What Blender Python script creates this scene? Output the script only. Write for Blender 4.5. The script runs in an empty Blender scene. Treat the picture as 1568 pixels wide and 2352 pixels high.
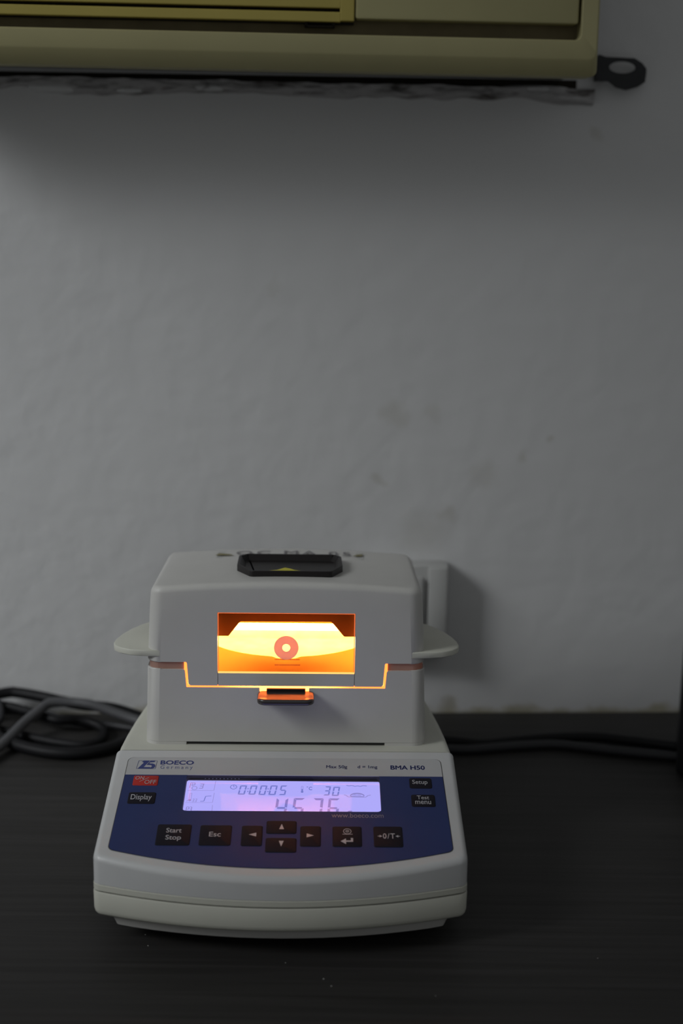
import bpy, bmesh, math, random
from mathutils import Vector, Matrix, noise
random.seed(7)
scene = bpy.context.scene
C = scene.collection
R = math.radians

# ------------------------------------------------------------------ camera, world, light, exposure
PITCH, ROLL = R(12.4), R(0.75)
cam = bpy.data.cameras.new('camera')
cam.sensor_fit = 'VERTICAL'; cam.sensor_height = 36.0; cam.sensor_width = 24.0
cam.lens = 3550.0 / 2352.0 * 36.0
cam.clip_start = 0.01
cam.dof.use_dof = True; cam.dof.focus_distance = 0.875; cam.dof.aperture_fstop = 5.2
camo = bpy.data.objects.new('camera', cam); C.objects.link(camo)
fwd = Vector((0, math.cos(PITCH), -math.sin(PITCH))); up0 = Vector((0, math.sin(PITCH), math.cos(PITCH))); rt0 = Vector((1, 0, 0))
rt = rt0 * math.cos(ROLL) + up0 * math.sin(ROLL); up = up0 * math.cos(ROLL) - rt0 * math.sin(ROLL)
M = Matrix((rt, up, -fwd)).transposed().to_4x4(); M.translation = Vector((0, 0, 0.40))
camo.matrix_world = M
scene.camera = camo

world = bpy.data.worlds.new('dim_room'); scene.world = world; world.use_nodes = True
world.node_tree.nodes['Background'].inputs[0].default_value = (0.96, 0.99, 1.0, 1)
world.node_tree.nodes['Background'].inputs[1].default_value = 0.158

def area(name, loc, target, size, power, col, spread):
    l = bpy.data.lights.new(name, 'AREA'); l.shape = 'RECTANGLE'; l.size, l.size_y = size; l.energy = power; l.color = col; l.spread = R(spread)
    o = bpy.data.objects.new(name, l); C.objects.link(o); o.location = loc
    o.rotation_euler = (Vector(target) - Vector(loc)).to_track_quat('-Z', 'Y').to_euler()
area('window_daylight', (-1.70, 0.20, 1.20), (-0.54, 0.97, 0.22), (0.78, 0.78), 1.62, (0.95, 0.98, 1.0), 40)
area('added_front_fill', (0.1, -1.5, 1.15), (0.0, 0.9, 0.15), (1.6, 1.2), 0.8, (0.97, 0.99, 1.0), 160)  # unseen fill lamp added behind the camera to lift the shaded fronts

scene.view_settings.view_transform = 'Standard'
scene.view_settings.look = 'None'
scene.view_settings.exposure = 0.0
scene.view_settings.gamma = 1.0
scene.view_settings.use_curve_mapping = False

# ------------------------------------------------------------------ materials
def lin(c):
    return tuple(((x / 255.0) / 12.92 if x / 255.0 <= 0.04045 else ((x / 255.0 + 0.055) / 1.055) ** 2.4) for x in c)

def mat(name, col, rough=0.45, spec=0.5, var=0.04, scale=60.0, bump=0.0, bscale=400.0, coat=0.0, metal=0.0, emit=None, estr=0.0):
    m = bpy.data.materials.new(name); m.use_nodes = True
    nt = m.node_tree; b = nt.nodes['Principled BSDF']
    tc = nt.nodes.new('ShaderNodeTexCoord')
    n = nt.nodes.new('ShaderNodeTexNoise'); n.inputs['Scale'].default_value = scale; n.inputs['Detail'].default_value = 4
    nt.links.new(tc.outputs['Object'], n.inputs['Vector'])
    mx = nt.nodes.new('ShaderNodeMix'); mx.data_type = 'RGBA'
    mx.inputs[6].default_value = tuple(max(0, c * (1 - var)) for c in col) + (1,)
    mx.inputs[7].default_value = tuple(min(1, c * (1 + var)) for c in col) + (1,)
    nt.links.new(n.outputs['Fac'], mx.inputs[0]); nt.links.new(mx.outputs[2], b.inputs['Base Color'])
    b.inputs['Roughness'].default_value = rough; b.inputs['Specular IOR Level'].default_value = spec
    b.inputs['Coat Weight'].default_value = coat; b.inputs['Coat Roughness'].default_value = 0.08
    b.inputs['Metallic'].default_value = metal
    if emit:
        b.inputs['Emission Color'].default_value = emit + (1,); b.inputs['Emission Strength'].default_value = estr
    if bump:
        n2 = nt.nodes.new('ShaderNodeTexNoise'); n2.inputs['Scale'].default_value = bscale; n2.inputs['Detail'].default_value = 3
        nt.links.new(tc.outputs['Object'], n2.inputs['Vector'])
        bp = nt.nodes.new('ShaderNodeBump'); bp.inputs['Strength'].default_value = bump; bp.inputs['Distance'].default_value = 0.002
        nt.links.new(n2.outputs['Fac'], bp.inputs['Height']); nt.links.new(bp.outputs[0], b.inputs['Normal'])
    return m

def emitter(name, col, strength):
    m = bpy.data.materials.new(name); m.use_nodes = True; nt = m.node_tree; nt.nodes.clear()
    o = nt.nodes.new('ShaderNodeOutputMaterial'); e = nt.nodes.new('ShaderNodeEmission')
    e.inputs[0].default_value = col + (1,); e.inputs[1].default_value = strength
    nt.links.new(e.outputs[0], o.inputs[0]); return m

def pane(name, tint, refl=1.45, rough=0.02):
    m = bpy.data.materials.new(name); m.use_nodes = True; nt = m.node_tree; nt.nodes.clear()
    o = nt.nodes.new('ShaderNodeOutputMaterial'); t = nt.nodes.new('ShaderNodeBsdfTransparent'); g = nt.nodes.new('ShaderNodeBsdfGlossy')
    f = nt.nodes.new('ShaderNodeFresnel'); mx = nt.nodes.new('ShaderNodeMixShader')
    t.inputs[0].default_value = tint + (1,); g.inputs['Roughness'].default_value = rough; f.inputs['IOR'].default_value = refl
    nt.links.new(f.outputs[0], mx.inputs[0]); nt.links.new(t.outputs[0], mx.inputs[1]); nt.links.new(g.outputs[0], mx.inputs[2])
    nt.links.new(mx.outputs[0], o.inputs[0]); return m

def translucent(name, col, fac):
    m = bpy.data.materials.new(name); m.use_nodes = True; nt = m.node_tree; nt.nodes.clear()
    o = nt.nodes.new('ShaderNodeOutputMaterial'); d = nt.nodes.new('ShaderNodeBsdfDiffuse'); t = nt.nodes.new('ShaderNodeBsdfTranslucent'); mx = nt.nodes.new('ShaderNodeMixShader')
    d.inputs[0].default_value = col + (1,); t.inputs[0].default_value = col + (1,); mx.inputs[0].default_value = fac
    nt.links.new(d.outputs[0], mx.inputs[1]); nt.links.new(t.outputs[0], mx.inputs[2]); nt.links.new(mx.outputs[0], o.inputs[0]); return m

WHITE = mat('white_plastic', (0.56, 0.55, 0.525), 0.42, 0.4, bump=0.05, bscale=1500)
COOL = mat('cool_white_plastic', (0.54, 0.545, 0.545), 0.33, 0.45, bump=0.04, bscale=1500)
CREAM = mat('cream_plastic', (0.55, 0.55, 0.48), 0.42, 0.4, bump=0.05, bscale=1500)
SEAM = mat('dark_seam_and_shade', (0.05, 0.045, 0.035), 0.7)
BAND = mat('pale_film', (0.45, 0.455, 0.46), 0.5, 0.25)
BLUE = mat('blue_film', (0.029, 0.043, 0.135), 0.6, 0.2, var=0.06)
KEY = mat('black_key', (0.012, 0.011, 0.017), 0.6, 0.12)
REDKEY = mat('red_key', (0.42, 0.028, 0.022), 0.55, 0.25)
PRINTW = mat('grey_print', (0.42, 0.42, 0.45), 0.5)
PRINTD = mat('dim_grey_print', (0.24, 0.24, 0.28), 0.5)
PRINTB = mat('blue_print', (0.035, 0.05, 0.19), 0.5)
PRINTL = mat('light_blue_print', (0.14, 0.16, 0.30), 0.5)
RUBBER = mat('black_rubber', (0.015, 0.015, 0.015), 0.6)
BLACKP = mat('black_plastic', (0.03, 0.024, 0.022), 0.26, 1.0)
BROWNP = mat('brown_black_plastic', (0.009, 0.007, 0.007), 0.45, 0.35)
LCD = emitter('lcd_backlight', (0.46, 0.43, 1.0), 1.0)
SEG = emitter('lcd_segment', (0.18, 0.20, 0.60), 1.0)
SEGF = emitter('lcd_faint_segment', (0.27, 0.24, 0.60), 1.0)
GLASS = pane('display_glass', (0.97, 0.97, 1.0), 1.37, 0.022)
HOT = emitter('halogen_tube', (1.0, 0.55, 0.22), 60.0)
HOTF = emitter('front_halogen_tube', (1.0, 0.44, 0.12), 42.0)
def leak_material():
    # emission put in for leaking lamp light, set strongest in the middle
    m = emitter('light_leak_emitter', (1.0, 0.17, 0.03), 5.0); nt = m.node_tree; L = nt.links
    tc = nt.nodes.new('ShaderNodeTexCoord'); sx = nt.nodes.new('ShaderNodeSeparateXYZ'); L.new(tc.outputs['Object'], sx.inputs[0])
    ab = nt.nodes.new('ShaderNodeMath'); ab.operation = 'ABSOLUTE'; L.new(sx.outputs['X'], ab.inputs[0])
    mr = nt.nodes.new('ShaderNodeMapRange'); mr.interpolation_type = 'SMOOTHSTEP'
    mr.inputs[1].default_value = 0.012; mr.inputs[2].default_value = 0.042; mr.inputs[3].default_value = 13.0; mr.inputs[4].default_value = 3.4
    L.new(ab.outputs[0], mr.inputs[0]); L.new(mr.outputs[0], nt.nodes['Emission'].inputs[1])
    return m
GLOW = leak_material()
TINT = pane('amber_glass', (1.0, 0.80, 0.55), 1.3, 0.03)
CHAMB = mat('chamber_metal', (0.66, 0.58, 0.44), 0.5, 0.5, var=0.5, scale=110)
DRUM = mat('drum_plate_metal', (0.62, 0.42, 0.20), 0.6, 0.3)
LIP = mat('reflector_lip', (0.26, 0.13, 0.08), 0.6, 0.3)
EDGE = emitter('glass_edge_light', (1.0, 0.20, 0.06), 0.9)  # lamp light guided through the glass edge, put in as emission
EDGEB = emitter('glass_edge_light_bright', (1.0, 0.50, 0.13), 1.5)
RINGM = translucent('pink_ring', (0.92, 0.72, 0.66), 0.36)
GASK = mat('amber_gasket', (0.34, 0.23, 0.19), 0.3, 0.5, var=0.2, emit=(1.0, 0.16, 0.03), estr=0.025)  # faint emission added for lamp light showing through
YELLOW = mat('yellow_sticker', (0.55, 0.50, 0.06), 0.6)
OLDGLUE = mat('old_glue', (0.22, 0.20, 0.10), 0.7)
LABELM = mat('paper_label', (0.50, 0.50, 0.48), 0.6)
INK = mat('black_ink', (0.17, 0.16, 0.17), 0.6)
ACF = mat('ac_frame_yellowed', (0.375, 0.345, 0.18), 0.5, 0.3, var=0.06, scale=30)
ACP = mat('ac_cover_yellowed', (0.40, 0.37, 0.19), 0.5, 0.3, var=0.06, scale=30)
ACG = mat('ac_grille_yellowed', (0.42, 0.345, 0.085), 0.5, 0.3, var=0.1, scale=30)
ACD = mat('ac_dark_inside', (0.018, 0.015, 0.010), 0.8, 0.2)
ACR = mat('ac_recess_shade', (0.15, 0.125, 0.07), 0.7, 0.2, var=0.3)  # shade inside the recess painted as a darker, browner tone
ACC = mat('ac_case_metal', (0.05, 0.048, 0.045), 0.6, 0.3, var=0.3)
LUG = mat('dark_lug', (0.022, 0.023, 0.025), 0.55, 0.3, var=0.3)
CABK = mat('black_cable', (0.007, 0.007, 0.008), 0.55, 0.2)
CABG = mat('grey_cable', (0.075, 0.075, 0.08), 0.4, 0.5)
CABB = mat('slate_cable', (0.028, 0.028, 0.031), 0.5, 0.3)
CASE = mat('charcoal_case', (0.007, 0.007, 0.008), 0.6, 0.2)
SOCK = mat('socket_plastic', (0.42, 0.42, 0.41), 0.4, 0.4)
DUST = mat('pale_dust', (0.55, 0.55, 0.52), 0.9)
FLOORM = mat('floor_tile', (0.25, 0.25, 0.24), 0.5, 0.4, scale=8, var=0.15)

def wall_material():
    m = bpy.data.materials.new('painted_plaster'); m.use_nodes = True; nt = m.node_tree; b = nt.nodes['Principled BSDF']; L = nt.links
    tc = nt.nodes.new('ShaderNodeTexCoord')
    def noise_(sc, det=4):
        n = nt.nodes.new('ShaderNodeTexNoise'); n.inputs['Scale'].default_value = sc; n.inputs['Detail'].default_value = det
        L.new(tc.outputs['Object'], n.inputs['Vector']); return n
    base = nt.nodes.new('ShaderNodeMix'); base.data_type = 'RGBA'
    base.inputs[6].default_value = (0.58, 0.58, 0.58, 1); base.inputs[7].default_value = (0.62, 0.62, 0.62, 1)
    L.new(noise_(6).outputs['Fac'], base.inputs[0])
    col = base.outputs[2]
    wob = noise_(55, 5)
    add = nt.nodes.new('ShaderNodeVectorMath'); add.operation = 'MULTIPLY_ADD'
    add.inputs[1].default_value = (0.022, 0.0, 0.022)
    L.new(wob.outputs['Color'], add.inputs[0]); L.new(tc.outputs['Object'], add.inputs[2])
    sep0 = (0.011, 0, 0.011)
    # stains (wall coordinates x, z, radius, strength)
    spots = [(0.078, 0.156, 0.008, 0.35), (0.082, 0.006, 0.007, 0.9), (0.027, 0.181, 0.006, 0.35), (0.177, 0.428, 0.006, 0.3), (0.039, 0.229, 0.010, 0.3),
             (0.104, 0.183, 0.012, 0.22), (0.104, 0.455, 0.003, 0.6), (0.064, 0.229, 0.008, 0.2), (0.132, 0.197, 0.004, 0.35), (0.154, 0.210, 0.003, 0.35), (-0.05, 0.32, 0.006, 0.15), (0.06, 0.14, 0.02, 0.2)]
    for x, z, r, s in spots:
        d = nt.nodes.new('ShaderNodeVectorMath'); d.operation = 'DISTANCE'
        L.new(add.outputs[0], d.inputs[0]); d.inputs[1].default_value = (x + sep0[0], 0.0, z + sep0[2])
        mr = nt.nodes.new('ShaderNodeMapRange'); mr.interpolation_type = 'SMOOTHSTEP'
        mr.inputs[1].default_value = r * 1.3; mr.inputs[2].default_value = r * 0.2; mr.inputs[3].default_value = 0; mr.inputs[4].default_value = s * 0.6
        L.new(d.outputs['Value'], mr.inputs[0])
        mx = nt.nodes.new('ShaderNodeMix'); mx.data_type = 'RGBA'; mx.inputs[7].default_value = (0.24, 0.21, 0.12, 1)
        L.new(mr.outputs[0], mx.inputs[0]); L.new(col, mx.inputs[6]); col = mx.outputs[2]
    # yellow dirt along the table edge
    sx = nt.nodes.new('ShaderNodeSeparateXYZ'); L.new(add.outputs[0], sx.inputs[0])
    mr = nt.nodes.new('ShaderNodeMapRange'); mr.interpolation_type = 'SMOOTHSTEP'
    mr.inputs[1].default_value = 0.018; mr.inputs[2].default_value = 0.010; mr.inputs[3].default_value = 0; mr.inputs[4].default_value = 0.65
    L.new(sx.outputs['Z'], mr.inputs[0])
    mx = nt.nodes.new('ShaderNodeMix'); mx.data_type = 'RGBA'; mx.inputs[7].default_value = (0.27, 0.23, 0.10, 1)
    L.new(mr.outputs[0], mx.inputs[0]); L.new(col, mx.inputs[6]); L.new(mx.outputs[2], b.inputs['Base Color'])
    b.inputs['Roughness'].default_value = 0.75; b.inputs['Specular IOR Level'].default_value = 0.2
    bp = nt.nodes.new('ShaderNodeBump'); bp.inputs['Strength'].default_value = 0.27; bp.inputs['Distance'].default_value = 0.004
    L.new(noise_(45, 5).outputs['Fac'], bp.inputs['Height']); L.new(bp.outputs[0], b.inputs['Normal'])
    return m
WALLM = wall_material()

def mortar_material():
    m = mat('rough_mortar', (0.33, 0.32, 0.31), 0.9, 0.1)
    nt = m.node_tree; b = nt.nodes['Principled BSDF']
    tc = nt.nodes['Texture Coordinate']; mp = nt.nodes.new('ShaderNodeMapping'); mp.inputs['Scale'].default_value = (22, 60, 90)
    n = nt.nodes.new('ShaderNodeTexNoise'); n.inputs['Scale'].default_value = 1.6; n.inputs['Detail'].default_value = 6
    nt.links.new(tc.outputs['Object'], mp.inputs[0]); nt.links.new(mp.outputs[0], n.inputs['Vector'])
    r = nt.nodes.new('ShaderNodeValToRGB'); r.color_ramp.elements[0].position = 0.28; r.color_ramp.elements[0].color = (0.06, 0.05, 0.045, 1)
    r.color_ramp.elements[1].position = 0.48; r.color_ramp.elements[1].color = (0.42, 0.41, 0.41, 1)
    nt.links.new(n.outputs['Fac'], r.inputs[0]); nt.links.new(r.outputs[0], b.inputs['Base Color'])
    return m
MORTAR = mortar_material()

def wood_material():
    m = bpy.data.materials.new('dark_laminate'); m.use_nodes = True; nt = m.node_tree; b = nt.nodes['Principled BSDF']; L = nt.links
    tc = nt.nodes.new('ShaderNodeTexCoord'); mp = nt.nodes.new('ShaderNodeMapping'); mp.inputs['Scale'].default_value = (3, 90, 3)
    L.new(tc.outputs['Object'], mp.inputs[0])
    n = nt.nodes.new('ShaderNodeTexNoise'); n.inputs['Scale'].default_value = 2.0; n.inputs['Detail'].default_value = 6; n.inputs['Distortion'].default_value = 0.6
    L.new(mp.outputs[0], n.inputs['Vector'])
    r = nt.nodes.new('ShaderNodeValToRGB'); r.color_ramp.elements[0].position = 0.3; r.color_ramp.elements[0].color = (0.019, 0.018, 0.017, 1)
    r.color_ramp.elements[1].position = 0.7; r.color_ramp.elements[1].color = (0.033, 0.031, 0.030, 1)
    L.new(n.outputs['Fac'], r.inputs[0]); L.new(r.outputs[0], b.inputs['Base Color'])
    b.inputs['Roughness'].default_value = 0.55; b.inputs['Specular IOR Level'].default_value = 0.25
    bp = nt.nodes.new('ShaderNodeBump'); bp.inputs['Strength'].default_value = 0.08; bp.inputs['Distance'].default_value = 0.001
    L.new(n.outputs['Fac'], bp.inputs['Height']); L.new(bp.outputs[0], b.inputs['Normal'])
    return m
WOOD = wood_material()

# ------------------------------------------------------------------ helpers
def link(name, bm, m, parent=None, smooth=False, angle=40):
    bmesh.ops.remove_doubles(bm, verts=bm.verts, dist=1e-6)
    bmesh.ops.recalc_face_normals(bm, faces=bm.faces)
    if smooth:
        for f in bm.faces: f.smooth = True
        for e in bm.edges:
            if len(e.link_faces) == 2 and e.calc_face_angle(0) > R(angle): e.smooth = False
    me = bpy.data.meshes.new(name); bm.to_mesh(me); bm.free()
    me.materials.append(m)
    o = bpy.data.objects.new(name, me); C.objects.link(o)
    if parent: o.parent = parent
    return o

def tag(o, label, cat=None, group=None, kind=None):
    if label: o['label'] = label
    if cat: o['category'] = cat
    if group: o['group'] = group
    if kind: o['kind'] = kind
    return o

def empty(name, loc, rz, label, cat, group=None):
    o = bpy.data.objects.new(name, None); C.objects.link(o); o.location = loc; o.rotation_euler = (0, 0, rz); o.empty_display_size = 0.05
    return tag(o, label, cat, group)

def box(bm, x0, x1, y0, y1, z0, z1, bev=0.0):
    v = [bm.verts.new(p) for p in ((x0, y0, z0), (x1, y0, z0), (x1, y1, z0), (x0, y1, z0), (x0, y0, z1), (x1, y0, z1), (x1, y1, z1), (x0, y1, z1))]
    fs = [bm.faces.new([v[i] for i in q]) for q in ((0, 3, 2, 1), (4, 5, 6, 7), (0, 1, 5, 4), (1, 2, 6, 5), (2, 3, 7, 6), (3, 0, 4, 7))]
    if bev:
        es = {e for f in fs for e in f.edges}
        bmesh.ops.bevel(bm, geom=list(es), offset=bev, segments=2, profile=0.5, affect='EDGES')
    return fs

def loft(bm, rings, closed=True, cap0=False, cap1=False):
    vr = [[bm.verts.new(p) for p in r] for r in rings]
    n = len(vr[0])
    for a, b in zip(vr, vr[1:]):
        for i in range(n if closed else n - 1):
            j = (i + 1) % n
            bm.faces.new((a[i], a[j], b[j], b[i]))
    if cap0: bm.faces.new(vr[0])
    if cap1: bm.faces.new(vr[-1])
    return vr

def fill(bm, loops):
    es = []
    for lp in loops:
        vs = [bm.verts.new(p) for p in lp]
        for i in range(len(vs)): es.append(bm.edges.new((vs[i], vs[(i + 1) % len(vs)])))
    return bmesh.ops.triangle_fill(bm, use_beauty=True, use_dissolve=False, edges=es)

def prism(bm, loops, vec):
    vec = Vector(vec)
    fill(bm, loops); fill(bm, [[Vector(p) + vec for p in lp] for lp in loops])
    for lp in loops:
        a = [bm.verts.new(p) for p in lp]; b = [bm.verts.new(Vector(p) + vec) for p in lp]
        for i in range(len(a)):
            j = (i + 1) % len(a); bm.faces.new((a[i], a[j], b[j], b[i]))

def rrect(u0, u1, v0, v1, r, n=5):
    out = []
    for cx, cy, a0 in ((u1 - r, v1 - r, 0), (u0 + r, v1 - r, 90), (u0 + r, v0 + r, 180), (u1 - r, v0 + r, 270)):
        for i in range(n + 1):
            a = R(a0 + 90 * i / n); out.append((cx + r * math.cos(a), cy + r * math.sin(a)))
    return out

def round_poly(pts, radii, n=6):
    out = []; N = len(pts)
    for i in range(N):
        p = Vector(pts[i]); r = radii[i]
        if r <= 0: out.append(tuple(p)); continue
        a = (Vector(pts[i - 1]) - p); b = (Vector(pts[(i + 1) % N]) - p); la, lb = a.length, b.length; a.normalize(); b.normalize()
        ang = a.angle(b); t = min(r / math.tan(ang / 2), 0.49 * la, 0.49 * lb); rr = t * math.tan(ang / 2)
        c = p + (a + b).normalized() * (rr / math.sin(ang / 2)); s = p + a * t - c; e = p + b * t - c
        tot = math.atan2(s.x * e.y - s.y * e.x, s.dot(e)); a0 = math.atan2(s.y, s.x)
        for k in range(n + 1):
            w = a0 + tot * k / n; out.append((c.x + s.length * math.cos(w), c.y + s.length * math.sin(w)))
    return out

def inset(pts, d, keep=None):
    N = len(pts); out = []
    area_ = sum(pts[i][0] * pts[(i + 1) % N][1] - pts[(i + 1) % N][0] * pts[i][1] for i in range(N))
    s = 1 if area_ > 0 else -1
    for i in range(N):
        p = Vector(pts[i]); a = (p - Vector(pts[i - 1])); b = (Vector(pts[(i + 1) % N]) - p)
        if a.length < 1e-9: a = b
        if b.length < 1e-9: b = a
        na = Vector((-a.y, a.x)).normalized() * s; nb = Vector((-b.y, b.x)).normalized() * s
        nn = na + nb; k = nn.length_squared
        q = p + nn * (2 * d / max(k, 0.8))
        if keep and keep(p): q = Vector((q.x, p.y))
        out.append((q.x, q.y))
    return out

def catmull(pts, n=10):
    P = [Vector(p) for p in pts]; P = [2 * P[0] - P[1]] + P + [2 * P[-1] - P[-2]]; out = []
    for i in range(1, len(P) - 2):
        for k in range(n):
            t = k / n; a, b, c, d = P[i - 1], P[i], P[i + 1], P[i + 2]
            out.append(0.5 * ((2 * b) + (c - a) * t + (2 * a - 5 * b + 4 * c - d) * t * t + (3 * b - a - 3 * c + d) * t ** 3))
    out.append(P[-2]); return out

def tube(bm, pts, r, seg=12, n=10):
    path = catmull(pts, n); rings = []; nrm = Vector((0, 0, 1))
    for i, p in enumerate(path):
        t = (path[min(i + 1, len(path) - 1)] - path[max(i - 1, 0)]).normalized()
        nrm = (nrm - t * nrm.dot(t)).normalized(); bn = t.cross(nrm)
        rings.append([p + (nrm * math.cos(2 * math.pi * k / seg) + bn * math.sin(2 * math.pi * k / seg)) * r for k in range(seg)])
    loft(bm, rings, True, True, True)

def cyl_x(bm, x0, x1, y, z, r, seg=16):
    loft(bm, [[(x, y + r * math.cos(2 * math.pi * k / seg), z + r * math.sin(2 * math.pi * k / seg)) for k in range(seg)] for x in (x0, x1)], True, True, True)

def cyl_z(bm, x, y, z0, z1, r, seg=20):
    loft(bm, [[(x + r * math.cos(2 * math.pi * k / seg), y + r * math.sin(2 * math.pi * k / seg), z) for k in range(seg)] for z in (z0, z1)], True, True, True)

def text_geo(s, bold=0.0, shear=0.0, spacing=1.0):
    cu = bpy.data.curves.new('lettering', 'FONT'); cu.body = s; cu.offset = bold; cu.shear = shear; cu.space_character = spacing; cu.resolution_u = 4; cu.align_x = 'LEFT'
    o = bpy.data.objects.new('lettering', cu); C.objects.link(o)
    dg = bpy.context.evaluated_depsgraph_get(); me = bpy.data.meshes.new_from_object(o.evaluated_get(dg))
    V = [(v.co.x, v.co.y) for v in me.vertices]; F = [tuple(p.vertices) for p in me.polygons]
    bpy.data.objects.remove(o); bpy.data.curves.remove(cu); bpy.data.meshes.remove(me)
    return V, F

def lettering(s, bx, fn, m, parent, bold=0.0, shear=0.0, spacing=1.0, name='lettering', thick=0.0):
    """s set into the box (u0,u1,v0,v1) of a surface given by fn(u,v)"""
    V, F = text_geo(s, bold, shear, spacing)
    x0, x1 = min(v[0] for v in V), max(v[0] for v in V); y0, y1 = min(v[1] for v in V), max(v[1] for v in V)
    u0, u1, v0, v1 = [k * 0.001 for k in bx]
    bm = bmesh.new()
    for du, dv in ([(0, 0)] if not thick else [(-thick, 0), (thick, 0), (0, thick), (0, -thick)]):
        vs = [bm.verts.new(fn(u0 + du * 0.001 + (x - x0) / (x1 - x0) * (u1 - u0), v0 + dv * 0.001 + (y - y0) / (y1 - y0) * (v1 - v0))) for x, y in V]
        for f in F:
            try: bm.faces.new([vs[i] for i in f])
            except ValueError: pass
    return link(name, bm, m, parent)

def polys(name, plist, fn, m, parent):
    bm = bmesh.new()
    for p in plist:
        if isinstance(p[0][0], (list, tuple)): fill(bm, [[fn(u * 0.001, v * 0.001) for u, v in lp] for lp in p])
        else: fill(bm, [[fn(u * 0.001, v * 0.001) for u, v in p]])
    return link(name, bm, m, parent)

def stroke(pts, w):
    """poly strip list for a line of width w (mm)"""
    out = []
    for (x0, y0), (x1, y1) in zip(pts, pts[1:]):
        d = math.hypot(x1 - x0, y1 - y0) or 1; nx, ny = -(y1 - y0) / d * w / 2, (x1 - x0) / d * w / 2
        out.append([(x0 + nx, y0 + ny), (x1 + nx, y1 + ny), (x1 - nx, y1 - ny), (x0 - nx, y0 - ny)])
    return out

def ellipse(cx, cy, a, b, n=28, a0=0, a1=360):
    return [(cx + a * math.cos(R(a0 + (a1 - a0) * k / n)), cy + b * math.sin(R(a0 + (a1 - a0) * k / n))) for k in range(n + (0 if a1 - a0 == 360 else 1))]

# ------------------------------------------------------------------ setting: wall, floor, table
SLOPE = math.tan(R(2.6)); WY = 1.111
def wall_y(x): return WY + SLOPE * x
WROT = math.atan(SLOPE)
bm = bmesh.new(); box(bm, -2.0, 2.0, 0.0, 0.12, -0.76, 2.3)
wall = link('wall_back', bm, WALLM); wall.location = (0, WY, 0); wall.rotation_euler = (0, 0, WROT); wall['kind'] = 'structure'
bm = bmesh.new(); box(bm, -2.6, 2.6, -1.6, 1.4, -0.80, -0.76)
fl = link('floor', bm, FLOORM); fl['kind'] = 'structure'

# rough mortar under the air conditioner (wall coordinates: x along wall, y = -out of wall)
bm = bmesh.new(); NX, NZ = 220, 14; grid = []
for i in range(NX + 1):
    x = -0.30 + (0.172 + 0.30) * i / NX
    low = 0.4505 + 0.0035 * noise.noise((x * 22, 1.3, 0)) + 0.0022 * noise.noise((x * 70, 4.3, 0)) - 0.003 * max(0, math.sin((x + 0.22) * 36)) + 0.0063 * (0.16 - x) * 0.8
    row = []
    for j in range(NZ + 1):
        t = j / NZ; z = low + (0.4590 + 0.0063 * (0.16 - x) + 0.0022 * noise.noise((x * 40, 9.0, 0)) - low) * t
        out = 0.0065 * min(1, t * 3.0) + 0.004 * noise.noise((x * 60, z * 160, 2.0)) * min(1, t * 4) + 0.002 * noise.noise((x * 200, z * 400, 7.0)) * min(1, t * 4)
        if j == 0: out = -0.002
        row.append(bm.verts.new((x, -out, z)))
    grid.append(row)
for i in range(NX):
    for j in range(NZ): bm.faces.new((grid[i][j], grid[i + 1][j], grid[i + 1][j + 1], grid[i][j + 1]))
mo = link('mortar_edge', bm, MORTAR, wall, True, 60)
for lx, lz, ra, rb_ in ((-0.200, 0.4545, 0.021, 0.0042), (-0.094, 0.4560, 0.016, 0.0030), (-0.150, 0.4535, 0.012, 0.0025), (0.130, 0.4585, 0.026, 0.0026)):
    bm = bmesh.new(); bmesh.ops.create_uvsphere(bm, u_segments=24, v_segments=12, radius=1.0, matrix=Matrix.Translation((lx, 0.0, lz)) @ Matrix.Diagonal((ra, 0.0075, rb_, 1)))
    link('plaster_lump', bm, WALLM, wall, True, 80)
bm = bmesh.new(); box(bm, -0.33, 0.160, -0.0012, 0.0, 0.4555, 0.4645); link('painted_gap_shade', bm, ACD, wall)  # dark strip painted on as the shade under the air conditioner

table = empty('table', (0, 0, 0), 0, 'wide dark brown laminate table against the grey wall', 'table')
bm = bmesh.new()
tp = [(-0.85, 0.30), (0.85, 0.30), (0.85, wall_y(0.85) - 0.0005), (-0.85, wall_y(-0.85) - 0.0005)]
prism(bm, [[(x, y, 0.0) for x, y in tp]], (0, 0, -0.028)); link('table_top', bm, WOOD, table)
for lx, ly in ((-0.8, 0.36), (0.8, 0.36), (0.8, 1.06), (-0.8, 0.98)):
    bm = bmesh.new(); box(bm, lx - 0.025, lx + 0.025, ly - 0.025, ly + 0.025, -0.76, -0.028, 0.003); link('leg', bm, WOOD, table)
bm = bmesh.new(); box(bm, -0.78, 0.78, 0.345, 0.363, -0.11, -0.028); link('apron', bm, WOOD, table)
bm = bmesh.new()
for x, y in ((-0.099, 0.747), (-0.026, 0.731), (-0.006, 0.715), (0.137, 0.740), (-0.002, 0.708), (-0.102, 0.759), (0.05, 0.70)):
    r = random.uniform(0.0002, 0.0004)
    bmesh.ops.create_icosphere(bm, subdivisions=1, radius=r, matrix=Matrix.Translation((x, y, r * 0.5)) @ Matrix.Diagonal((1.3, 1, 0.6, 1)))
tag(link('dust', bm, DUST, table), 'scattered white specks of dust', kind='stuff')

# ------------------------------------------------------------------ moisture analyzer (local frame: u right, v back, z up)
A = empty('moisture_analyzer', (-0.0292, 0.733, 0), R(0.9), 'white halogen moisture balance with blue keypad and glowing orange window on the dark table', 'lab instrument')
SL = 0.195
NP = Vector((0, -SL, 1)).normalized()
def zp(v): return 0.069 + SL * (v - 0.12)
def PP(d=0.0): return lambda u, v: Vector((u, v, zp(v))) + NP * d
DL = 0.0035
def LP(d=0.0):
    o = Vector((0, 0.12, 0.069)) - NP * DL
    return lambda u, v: Vector((u, v, o.z + SL * (v - o.y))) + NP * d

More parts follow.
